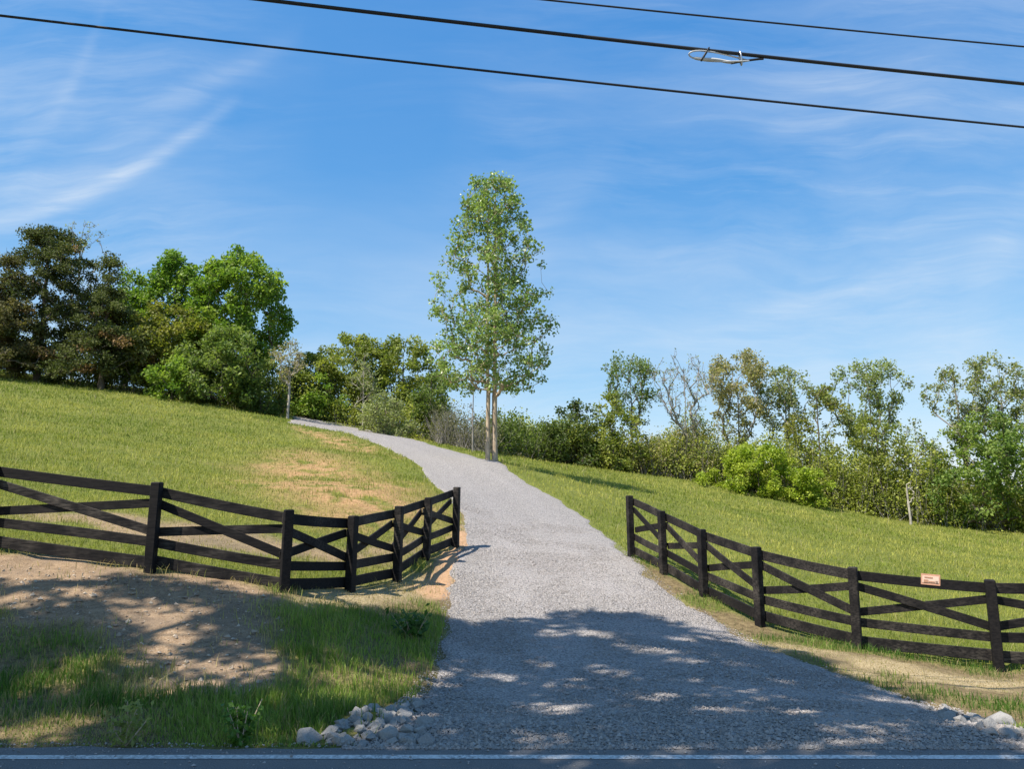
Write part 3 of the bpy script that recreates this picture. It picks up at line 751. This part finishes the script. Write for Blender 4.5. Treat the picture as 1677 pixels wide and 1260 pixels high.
def place(u, vtop, wpx, Y):
    """ground position, height and half width of a tree seen at column u, top row vtop"""
    p = at(u, 720, Y); x = p[0]
    for _ in range(3):
        z = float(base_z(x, Y)[0]); dep = Y * math.cos(PITCH) + (z + 3 - CAM_H) * math.sin(PITCH); x = (u - CX) / FPX * dep
    z = float(base_z(x, Y)[0]); top = at(u, vtop, Y)[2]
    return np.array([x, Y, z - 0.05]), top - z, wpx / 2 / FPX * Y * 1.02

OL = ((0.182, 0.227, 0.039), (0.416, 0.429, 0.091)); BR = ((.13, .235, .025), (.35, .44, .07)); DK = ((0.098, 0.154, 0.031), (0.252, 0.308, 0.077))
LIME = ((.24, .33, .025), (.45, .50, .065)); SAGE = ((0.216, 0.252, 0.096), (0.396, 0.420, 0.180)); TAN = ((0.276, 0.264, 0.096), (0.480, 0.408, 0.192)); CON = ((0.051, 0.082, 0.024), (0.145, 0.170, 0.051)); CONB = ((0.093, 0.093, 0.034), (0.238, 0.204, 0.076))
YEL = ((.17, .20, .03), (.33, .31, .05))

G1 = 'trees on the brow of the left hill'; G2 = 'trees behind the crest of the driveway'; G3 = 'trees along the far side of the meadow'
def T(name, label, u, vtop, w, Y, prof, group=None, **kw):
    b, H, Rd = place(u, vtop, w, Y)
    return make_tree(name, label, b, H, Rd, prof, group=group, **kw)

# the pair of stems beside the driveway
b, H, Rd = place(805, 278, 205, 35.5)
make_tree('young_poplar', 'tall twin stemmed young tree with narrow crown standing alone beside the gravel driveway', b, H, Rd, EGG, cb=0.25, ncl=460, cr=0.39, lpc=42, ls=0.155,
          cols=((0.169, 0.260, 0.065), (0.364, 0.455, 0.130)), bark='tanbark', tr=0.105, rise=0.35, twig=4, leafmat='glossy_leaf', fill=1.0, trunks=2, trunk_top=0.93, asym=0.10, sq=0.9)

# left hill
cedar = dict(cb=0.10, cr=0.62, lpc=150, ls=0.17, leafmat='needle', spray=True, rise=-0.1, sq=0.62, twig=6, tr=0.2, trunk_top=0.97, fill=0.9)
T('cedar_tree', 'dark evergreen at the left edge of the photo with a tan dying top', 0, 398, 150, 51, CONE, G1, ncl=150, cols=CONB, dead=0.10, **cedar)
T('cedar_tree', 'tallest dark evergreen on the left hill, its broad top above its neighbours', 66, 366, 165, 53, TALL, G1, ncl=230, cols=((.06, .08, .025), (.155, .165, .055)), dead=0.03, **cedar)
T('cedar_tree', 'dull green evergreen with a thin spire top left of the two round green trees', 171, 408, 150, 52.5, CONE, G1, ncl=170, cols=((.065, .085, .025), (.17, .19, .06)), dead=0.05, **cedar)
T('bare_tree', 'thin pale tree with almost no leaves behind the tallest dark evergreen', 122, 360, 90, 62, VASE, G1, cb=0.35, ncl=60, cr=0.5, lpc=9, ls=0.18, cols=SAGE, bark='greybark', tr=0.12, twig=9, rise=1.2)
T('broadleaf_tree', 'light green tree showing between the spire topped evergreen and the round green trees', 210, 440, 90, 60, ROUND, G1, cb=0.2, ncl=60, cr=0.75, lpc=75, ls=0.25, cols=BR, tr=0.14)
dense = dict(cb=0.15, cr=0.66, asym=0.08, ls=0.26, tr=0.2, fill=0.6)
T('broadleaf_tree', 'round dense green tree, left of the two tallest round crowns on the left hill', 283, 410, 125, 60, ROUND, G1, ncl=170, lpc=105, cols=((.10, .20, .02), (.28, .38, .06)), **dense)
T('broadleaf_tree', 'large round bright green tree at the right end of the left hill group', 386, 413, 150, 58, FULL, G1, ncl=270, lpc=105, cols=BR, **dense)
T('broadleaf_tree', 'olive green tree below the round crowns beside the spire topped evergreen', 262, 492, 135, 54.5, ROUND, G1, ncl=105, lpc=100, cols=YEL, cb=0.15, cr=0.68, ls=0.24, tr=0.16)
T('broadleaf_tree', 'dark green tree in front of the largest round green tree', 366, 528, 135, 53.5, BUSH, G1, ncl=105, lpc=100, cols=((0.135, 0.203, 0.038), (0.311, 0.365, 0.095)), cb=0.12, cr=0.65, ls=0.22, tr=0.15)  # leaves coloured a darker green than the crown behind
T('shrub', 'low bright green shrub at the foot of the left hill trees', 286, 578, 85, 51.8, BUSH, G1, ncl=45, lpc=80, cols=BR, cb=0.05, cr=0.5, ls=0.2, tr=0.06, cat='shrub')
T('shrub', 'pale green shrub between the left hill trees and the slim pale trunk', 430, 612, 80, 54, BUSH, G1, ncl=50, lpc=75, cols=((.09, .15, .03), (.18, .24, .06)), cb=0.05, cr=0.5, ls=0.2, tr=0.06, cat='shrub')
# behind the crest
T('slender_tree', 'slim tree with pale straight trunk and thin tan crown beside the driveway top', 474, 558, 75, 53.5, VASE, G2, cb=0.42, ncl=60, cr=0.42, lpc=16, ls=0.16, cols=TAN, bark='palebark', tr=0.085, twig=8, rise=0.9)
T('shrub', 'bright green shrub behind the slim pale trunk at the top of the driveway', 512, 606, 95, 58, BUSH, G2, ncl=60, lpc=80, cols=BR, cb=0.05, cr=0.6, ls=0.22, tr=0.07, cat='shrub')
T('broadleaf_tree', 'olive leafed tree behind the driveway crest, left of the pair', 580, 545, 120, 61, ROUND, G2, ncl=130, lpc=80, cols=OL, cb=0.22, cr=0.6, ls=0.23, tr=0.15)
T('broadleaf_tree', 'broad olive leafed tree behind the driveway crest, right of the pair', 660, 548, 150, 62, ROUND, G2, ncl=160, lpc=80, cols=OL, cb=0.22, cr=0.6, ls=0.23, tr=0.17)
T('broadleaf_tree', 'fresh green young tree just right of the slim pale trunk at the driveway top', 508, 575, 95, 59.5, ROUND, G2, ncl=90, lpc=75, cols=OL, cb=0.15, cr=0.55, ls=0.22, tr=0.1)
T('slender_tree', 'slender pale stemmed sapling in front of the olive trees behind the crest', 596, 575, 55, 57, TALL, G2, cb=0.3, ncl=35, cr=0.4, lpc=22, ls=0.17, cols=SAGE, bark='palebark', tr=0.07, twig=6)
T('shrub', 'greyish green bush at the driveway edge below the olive trees', 632, 640, 100, 53, BUSH, G2, ncl=65, lpc=56, cols=SAGE, cb=0.03, cr=0.5, ls=0.17, tr=0.06, cat='shrub', twig=8)
T('small_tree', 'small dark green tree between the olive trees and the tall twin stemmed tree', 706, 605, 66, 55, TALL, G2, ncl=60, lpc=65, cols=DK, cb=0.15, cr=0.45, ls=0.2, tr=0.1)
T('dead_snag', 'thin bare dead stem just left of the tall twin stemmed tree', 775, 612, 26, 44, TALL, G2, ncl=12, lpc=2, cols=SAGE, cb=0.4, cr=0.3, ls=0.1, tr=0.055, bark='greybark', twig=5)
# right
airy = dict(bark='greybark', rise=1.1, twig=8, sq=1.0)
T('shrub', 'rounded green thicket tree next to the low hedge right of the twin stemmed tree', 940, 652, 100, 58, BUSH, G3, ncl=75, lpc=75, cols=((.07, .11, .025), (.15, .19, .05)), cb=0.06, cr=0.6, ls=0.22, tr=0.09, cat='shrub')
T('small_tree', 'olive green bushy tree in front of the first tall sparse tree on the right', 1003, 640, 100, 57, BUSH, G3, ncl=80, lpc=65, cols=OL, cb=0.08, cr=0.6, ls=0.21, tr=0.1)
T('sparse_tree', 'dark leaved open tree, first tall one right of the gap of sky', 1035, 580, 105, 61, VASE, G3, ncl=75, lpc=50, cols=DK, cb=0.3, cr=0.55, ls=0.2, tr=0.13, **airy)
T('bare_tree', 'grey forked tree with bare fanned branches and hardly any leaves', 1122, 580, 115, 57.5, VASE, G3, ncl=95, lpc=7, cols=SAGE, cb=0.28, cr=0.55, ls=0.16, tr=0.17, bark='greybark', rise=1.3, twig=11, sq=1.1)
T('sparse_tree', 'tall thin leaved olive and tan tree right of the bare forked tree', 1212, 573, 125, 60, VASE, G3, ncl=130, lpc=54, cols=TAN, cb=0.2, cr=0.55, ls=0.2, tr=0.15, **airy)
T('sparse_tree', 'grey green airy tree above the right end of the lime bush', 1288, 598, 85, 59, VASE, G3, ncl=90, lpc=54, cols=SAGE, cb=0.2, cr=0.55, ls=0.2, tr=0.12, **airy)
T('small_tree', 'rust and yellow green tree left of the upright fan shaped tree', 1342, 620, 85, 56, ROUND, G3, ncl=60, lpc=42, cols=YEL, cb=0.3, cr=0.5, ls=0.19, tr=0.1)
T('sparse_tree', 'upright fan shaped airy tree with many rising limbs left of the wide gap of sky', 1428, 588, 125, 57, VASE, G3, ncl=135, lpc=54, cols=((0.200, 0.250, 0.075), (0.375, 0.413, 0.150)), cb=0.2, cr=0.52, ls=0.2, tr=0.15, **airy)
T('small_tree', 'green young tree in front of the upright fan shaped tree', 1440, 672, 75, 52.5, TALL, G3, ncl=65, lpc=45, cols=OL, cb=0.1, cr=0.45, ls=0.19, tr=0.08)
T('sparse_tree', 'low wispy tree below the wide gap of sky', 1503, 690, 70, 53, TALL, G3, ncl=50, lpc=22, cols=SAGE, cb=0.15, cr=0.45, ls=0.17, tr=0.08, **airy)
T('sparse_tree', 'leaning open crowned tree, left of the two tall trees at the right edge', 1585, 598, 80, 53, VASE, G3, ncl=60, lpc=45, cols=((0.188, 0.225, 0.062), (0.375, 0.375, 0.125)), cb=0.4, cr=0.45, ls=0.18, tr=0.12, lean=(-0.5, 0), **airy)
T('sparse_tree', 'tallest open crowned tree at the right edge of the photo', 1652, 575, 110, 53, VASE, G3, ncl=110, lpc=56, cols=((0.188, 0.225, 0.062), (0.375, 0.375, 0.125)), cb=0.25, cr=0.48, ls=0.18, tr=0.15, **airy)
T('broadleaf_tree', 'big leafy green tree filling the right edge below the two tall open trees', 1622, 664, 195, 50, BUSH, G3, ncl=170, lpc=85, cols=((0.130, 0.208, 0.039), (0.351, 0.429, 0.104)), cb=0.08, cr=0.6, ls=0.22, tr=0.16)
T('lime_bush', 'wide bright lime green bush at the edge of the meadow', 1240, 726, 175, 53.5, BUSH, G3, ncl=150, lpc=120, cols=LIME, cb=0.03, cr=0.5, ls=0.19, tr=0.07, cat='bush')
T('lime_bush', 'small lime green bush at the right foot of the wide lime bush', 1325, 772, 62, 51.5, BUSH, G3, ncl=42, lpc=65, cols=LIME, cb=0.03, cr=0.38, ls=0.17, tr=0.05, cat='bush')
T('dead_snag', 'short broken pale trunk standing in the brush right of the young green tree', 1486, 785, 24, 49.5, TALL, G3, ncl=8, lpc=1, cols=SAGE, cb=0.6, cr=0.2, ls=0.1, tr=0.075, bark='palebark', twig=3)

# undergrowth masses (nobody could count it)
def undergrowth(name, label, line, height, depth, dens, cols, ls, stems=1):
    P0 = []; TW0 = []; TW1 = []; CO = []
    cols = np.asarray(cols)
    for k in range(dens):
        f = rng.random() * (len(line) - 1); i = int(f); f -= i
        u = line[i][0] * (1 - f) + line[i + 1][0] * f; Yd = line[i][1] * (1 - f) + line[i + 1][1] * f; hh = line[i][2] * (1 - f) + line[i + 1][2] * f
        Yd += rng.uniform(-0.2, 1) * depth; x = (u - CX) / FPX * Yd * 1.0
        z = float(base_z(x, Yd)[0]); b = np.array([x, Yd, z])
        h = hh * rng.uniform(0.45, 1.15) * (0.5 + float(vnoise(np.array([x * 0.45]), np.array([3.3]))[0]) * 1.0)
        for _ in range(stems):
            e = b + np.array([rng.normal(0, .5), rng.normal(0, .5), h * rng.uniform(.6, 1.05)]); TW0.append(b + rng.normal(0, .08, 3) * np.array([1, 1, 0])); TW1.append(e)
        nl = int(58 * rng.uniform(.6, 1.4))
        cz = h * rng.random((3,)) ** 0.7; k3 = rng.integers(0, 3, nl); o3 = rng.normal(0, .35, (3, 2))
        q = b + np.stack([o3[k3, 0] + rng.normal(0, .30, nl), o3[k3, 1] + rng.normal(0, .30, nl), np.abs(cz[k3] + rng.normal(0, .28, nl))], 1)
        P0.append(q); w = rng.random(); CO.append((cols[0] * (1 - w) + cols[1] * w) * rng.uniform(.7, 1.3, (nl, 1)))
    root = tag(empty(name, (0, 0, 0)), label, 'undergrowth', kind='stuff')
    V, F = tubes(np.array(TW0), np.array(TW1), np.full(len(TW0), .016), np.full(len(TW0), .005), 4)
    mesh_np('stems', V, F, M['greybark'], root)
    V, F, C = leaf_mesh(np.concatenate(P0), ls, np.concatenate(CO)); mesh_np('foliage', V, F, M['leaf'], root, col=C)
undergrowth('undergrowth', 'tangled green and grey brush along the foot of the trees beyond the meadow', [(820, 60, 2.2), (900, 59, 2.4), (1000, 57.5, 2.8), (1100, 57, 3.5), (1200, 56, 3.9), (1340, 54.5, 3.7), (1420, 52.5, 3.7), (1540, 51, 3.3), (1700, 49, 3.4), (1850, 47, 3.2)], 0, 4.0, 1700, OL, 0.19)
undergrowth('undergrowth', 'brown twiggy thicket between the bare forked tree and the olive bushy tree', [(1030, 57.5, 3.6), (1160, 56.5, 3.6)], 0, 3.0, 170, TAN, 0.15, 3)
undergrowth('undergrowth', 'dark brush under the trees on the brow of the left hill', [(-160, 53, 2.0), (0, 53, 2.4), (150, 53.5, 2.6), (300, 54, 2.4), (440, 55, 2.2)], 0, 4.0, 420, DK, 0.19)
undergrowth('undergrowth', 'mixed green brush behind the top of the driveway', [(440, 57, 2.4), (540, 58, 2.6), (640, 57, 2.6), (740, 54, 2.2)], 0, 4.5, 330, OL, 0.18)
undergrowth('undergrowth', 'grey weedy brush left of the tall twin stemmed tree', [(715, 50, 1.8), (760, 48, 2.1), (805, 48, 2.2)], 0, 4.0, 120, ((.10, .10, .045), (.24, .22, .11)), 0.12, 5)
undergrowth('undergrowth', 'low dark green hedge right of the tall twin stemmed tree', [(790, 50, 2.4), (840, 53, 2.7), (900, 57, 2.9), (930, 58, 2.9)], 0, 4.0, 200, ((.075, .11, .02), (.20, .25, .055)), 0.19)

# tall trees outside the picture at the roadside, whose crowns shade the driveway mouth
SH = W([(-120, 950), (60, 942), (250, 936), (330, 950), (480, 985), (560, 995), (700, 1012), (820, 1022), (900, 1006), (985, 992), (1060, 1006), (1130, 1018), (1250, 1058), (1380, 1100), (1500, 1140), (1600, 1180), (1677, 1210), (1677, 1250)])
SH = np.concatenate([SH, [(6.5, 4.0), (-10.5, 4.0), (-11.5, 8)]])
DAP = W([(620, 1172), (650, 1180), (590, 1200), (560, 1105), (620, 1118), (665, 1100), (590, 1135), (640, 1140), (880, 1040), (1000, 1042), (870, 1075), (1085, 1066), (985, 1092), (1105, 1082), (825, 1117), (890, 1125), (1110, 1140), (890, 1158), (1150, 1164), (1205, 1048), (1275, 1168), (1070, 1236), (740, 1100),
         (250, 1000), (280, 1012), (60, 990), (400, 1085), (440, 1062), (380, 1100), (270, 1120), (330, 1125), (60, 1130), (170, 1175), (600, 1120), (520, 1150), (470, 1160), (100, 1200), (560, 1090), (150, 965), (30, 1195), (640, 1150), (600, 1190), (520, 1205), (1400, 1215), (1450, 1190)])
pts = []
while len(pts) < 800:
    g = np.array([rng.uniform(-13, 8), rng.uniform(4.0, 17)])
    sd = poly_sd(np.array([g[0]]), np.array([g[1]]), SH)[0]
    if sd > -0.30: continue
    if g[0] < -3.8 and rng.random() < 0.35: continue
    if np.hypot(DAP[:, 0] - g[0], (DAP[:, 1] - g[1])).min() < 0.40: continue
    zmin = 9.5 + max(0, g[1] - 9) * 0.55; hgt = rng.uniform(zmin, zmin + 6.5)
    gz = float(base_z(g[0], g[1])[0]); k = (hgt - gz) / SUN[2]
    c = np.array([g[0], g[1], gz]) + SUN * k
    lim = CAM_H + 0.70 * c[1] + 0.9
    if c[1] > 0.5 and abs(c[0] / c[1]) < 0.85 and c[2] < lim: continue
    pts.append(c)
pts = np.array(pts)
near_a = pts[:, 0] < -8.2
for sel, bx, by, lab in ((near_a, -16.5, 9.0, 'tall roadside tree on the left bank, outside the photo, shading the dirt'), (~near_a, -5.5, -3.5, 'tall roadside tree across the road, outside the photo, shading the driveway mouth')):
    bz = float(base_z(bx, by)[0]) if by > 7 else -0.03
    make_tree('roadside_tree', lab, (bx, by, bz), 18.5, 7, ROUND, cb=0.45, clumps=pts[sel], cr=0.55, lpc=62, ls=0.25, cols=BR, tr=0.34, rise=0.3, twig=3, sq=0.5)

# ------------------------------------------------------------------ overhead cables
def cable(name, label, a, b, r, sag, mat='cable'):
    A, B = np.array(a), np.array(b); d = B - A
    f = np.linspace(-2.2, 3.2, 140)
    P = A[None] + d[None] * f[:, None]; P[:, 2] += -sag * 4 * f * (1 - f) * 1.0
    V, F = path_tube(P, r, 8)
    tag(mesh_np(name, V, F, M[mat], smooth=True), label, 'cable', 'overhead cables along the road')
    return lambda t: A + d * t + np.array([0, 0, -sag * 4 * t * (1 - t)])
cable('overhead_cable', 'lowest black overhead cable, crossing the whole sky from the left edge', at(0, 25, 8.2), at(1677, 208, 9.9), 0.0145, 0.03)
fB = cable('overhead_cable', 'thick black overhead cable carrying the looped splice', at(440, 0, 8.0), at(1677, 137, 9.2), 0.021, 0.02)
cable('overhead_cable', 'thin uppermost overhead cable at the top right of the sky', at(910, 1, 8.6), at(1677, 76, 9.6), 0.011, 0.01)

def splice():
    tv = np.linspace(0, 1, 400); q = np.array([fB(k) for k in tv])
    uu = CX + FPX * q[:, 0] / (q[:, 1] * math.cos(PITCH) + (q[:, 2] - CAM_H) * math.sin(PITCH))
    t0, t1 = np.interp([1128, 1250], uu, tv)
    a, b = fB(t0), fB(t1); d = b - a; L = np.linalg.norm(d); d /= L; dn = np.array([0, 0, -1.0])
    root = tag(empty('cable_splice', (a + b) / 2), 'pale looped cable splice strapped under the thick black overhead cable', 'cable splice')
    LL = L * 0.80
    s = np.linspace(0, 1, 40)
    P = np.array([a + d * (LL * (0.5 - 0.5 * math.cos(2 * math.pi * q))) + dn * (0.052 + 0.052 * math.sin(2 * math.pi * (q - 0.5)) * -1 + 0.02) + np.array([0, 0.03 * math.sin(4 * math.pi * q), 0]) for q in s])
    V, F = path_tube(P, 0.009, 7); local_obj('cable_loop', V, F, M['greycable'], root, True)
    P = np.array([a + d * (LL * (0.06 + 0.72 * q)) + dn * (0.112 + 0.006 * math.sin(q * 9)) for q in np.linspace(0, 1, 16)])
    V, F = path_tube(P, np.interp(np.linspace(0, 1, 16), [0, .08, .92, 1], [.008, .019, .019, .008]), 8); local_obj('splice_sleeve', V, F, M['greycable'], root, True)
    P = np.array([a + d * (LL * 0.7 + (L - LL * 0.7) * q) + dn * (0.10 * (1 - q) ** 1.2 + 0.03) for q in np.linspace(0, 1, 12)])
    V, F = path_tube(P, 0.013, 7); local_obj('cable_tail', V, F, M['cable'], root, True)
    for f, m in ((0.27, 'cable'), (0.86, 'steel')):
        c = a + d * LL * f
        th = np.linspace(0, 2 * np.pi, 14)
        P = np.array([c + np.array([0, 0.035 * math.cos(q), 0]) + dn * (0.052 + 0.085 * math.sin(q)) + d * (0.05 * math.sin(q) * (-1 if m == 'cable' else 0.2)) for q in th])
        V, F = path_tube(P, 0.010, 6); local_obj('strap', V, F, M[m], root, True)
splice()

# ------------------------------------------------------------------ rocks
def rock_mesh(name, sz):
    import bmesh
    bm = bmesh.new()
    for _ in range(15):
        d = rng.normal(0, 1, 3); d /= np.linalg.norm(d); d *= rng.uniform(0.75, 1.05)
        bm.verts.new((d[0] * sz, d[1] * 0.78 * sz, d[2] * 0.62 * sz))
    h = bmesh.ops.convex_hull(bm, input=bm.verts)
    bmesh.ops.delete(bm, geom=list({e for e in h['geom_interior'] if isinstance(e, bmesh.types.BMVert)}), context='VERTS')
    bmesh.ops.bevel(bm, geom=list(bm.edges), offset=0.03 * sz, segments=1, affect='EDGES')
    me = bpy.data.meshes.new(name); bm.to_mesh(me); bm.free(); me.materials.append(M['rock']); return me
rmeshes = [rock_mesh('rock', 1.0) for _ in range(9)]
def rock(x, y, size, label, group, lift=0.14):
    o = bpy.data.objects.new('rock', rmeshes[rng.integers(len(rmeshes))]); COL.objects.link(o)
    z = float(drive_z(x, y)[0]) if drive_in(np.array([x]), np.array([y]))[0] else float(surf_z(np.array([x]), np.array([y]))[0])
    o.location = (x, y, z + size * lift); o.rotation_euler = (rng.uniform(-.5, .5), rng.uniform(-.5, .5), rng.uniform(0, 6.28))
    s = rng.uniform(.8, 1.2, 3) * size; o.scale = [float(q) for q in s]
    return tag(o, label, 'rock', group)
gl = 'limestone rocks at the left mouth of the driveway'; gr = 'limestone rocks at the right mouth of the driveway'
p = hit(500, 1222); rock(p[0], p[1] + .12, 0.13, 'large pale rock at the outer left end of the rock heap by the road', gl)
p = hit(545, 1218); rock(p[0], p[1] + .1, 0.115, 'pale angular rock second from the outer end of the left rock heap', gl)
p = hit(640, 1215); rock(p[0], p[1] + .05, 0.14, 'flat grey rock at the road edge in front of the left rock heap', gl, 0.12)
for k in range(125):
    u = rng.uniform(530, 700); v = rng.uniform(1155, 1222); v = max(v, np.interp(u, [540, 600, 660, 700], [1205, 1172, 1156, 1150]))
    p = hit(u, v); rock(p[0], p[1], rng.uniform(0.04, 0.105), 'grey limestone rock in the heap at the left mouth of the driveway', gl)
p = hit(1640, 1188); rock(p[0], p[1], 0.19, 'large pale rock, biggest beside the grass at the right mouth of the driveway', gr)
for k in range(48):
    u = rng.uniform(1520, 1760); v = np.interp(u, [1520, 1600, 1677, 1760], [1158, 1180, 1202, 1220]) + rng.normal(0, 6) + 7
    p = hit(u, v); rock(p[0], p[1], rng.uniform(0.04, 0.10), 'grey limestone rock in the row below the grass at the right mouth of the driveway', gr)

# ------------------------------------------------------------------ weeds
def weed(name, label, u, v, h, nstem, leafn, ls, col0, col1, spread):
    p = hit(u, v); z = float(surf_z(np.array([p[0]]), np.array([p[1]]))[0]); b = np.array([p[0], p[1], z])
    root = tag(empty(name, b), label, 'weed')
    S0, S1, LPs, LCs = [], [], [], []
    for _ in range(nstem):
        e = b + np.array([rng.normal(0, spread), rng.normal(0, spread), h * rng.uniform(.6, 1.05)])
        m_ = (b + e) / 2 + rng.normal(0, .02, 3); S0 += [b, m_]; S1 += [m_, e]
        f = rng.random((leafn, 1)) ** 0.7; q = b + (e - b) * f + rng.normal(0, ls * .55, (leafn, 3)); LPs.append(q)
        w = rng.random((leafn, 1)); LCs.append(np.array(col0) * (1 - w) + np.array(col1) * w)
    V, F = tubes(np.array(S0), np.array(S1), np.full(len(S0), .006), np.full(len(S0), .003), 5)
    local_obj('stem', V, F, M['tanbark'], root)
    V, F, C = leaf_mesh(np.concatenate(LPs), ls, np.concatenate(LCs)); local_obj('foliage', V, F, M['leaf'], root, col=C)
weed('broad_weed', 'dark leafy weed clump at the driveway edge below the left fence', 676, 1052, 0.42, 12, 16, 0.11, (.04, .095, .02), (.10, .18, .04), .16)
weed('tall_weed', 'pale yellow green forked weed by the road at the lower left', 205, 1224, 0.36, 7, 30, 0.055, (.22, .26, .07), (.36, .38, .14), .10)
weed('small_weed', 'green upright weed left of the rock heap by the road', 395, 1222, 0.32, 14, 34, 0.055, (.07, .16, .025), (.15, .27, .05), .09)
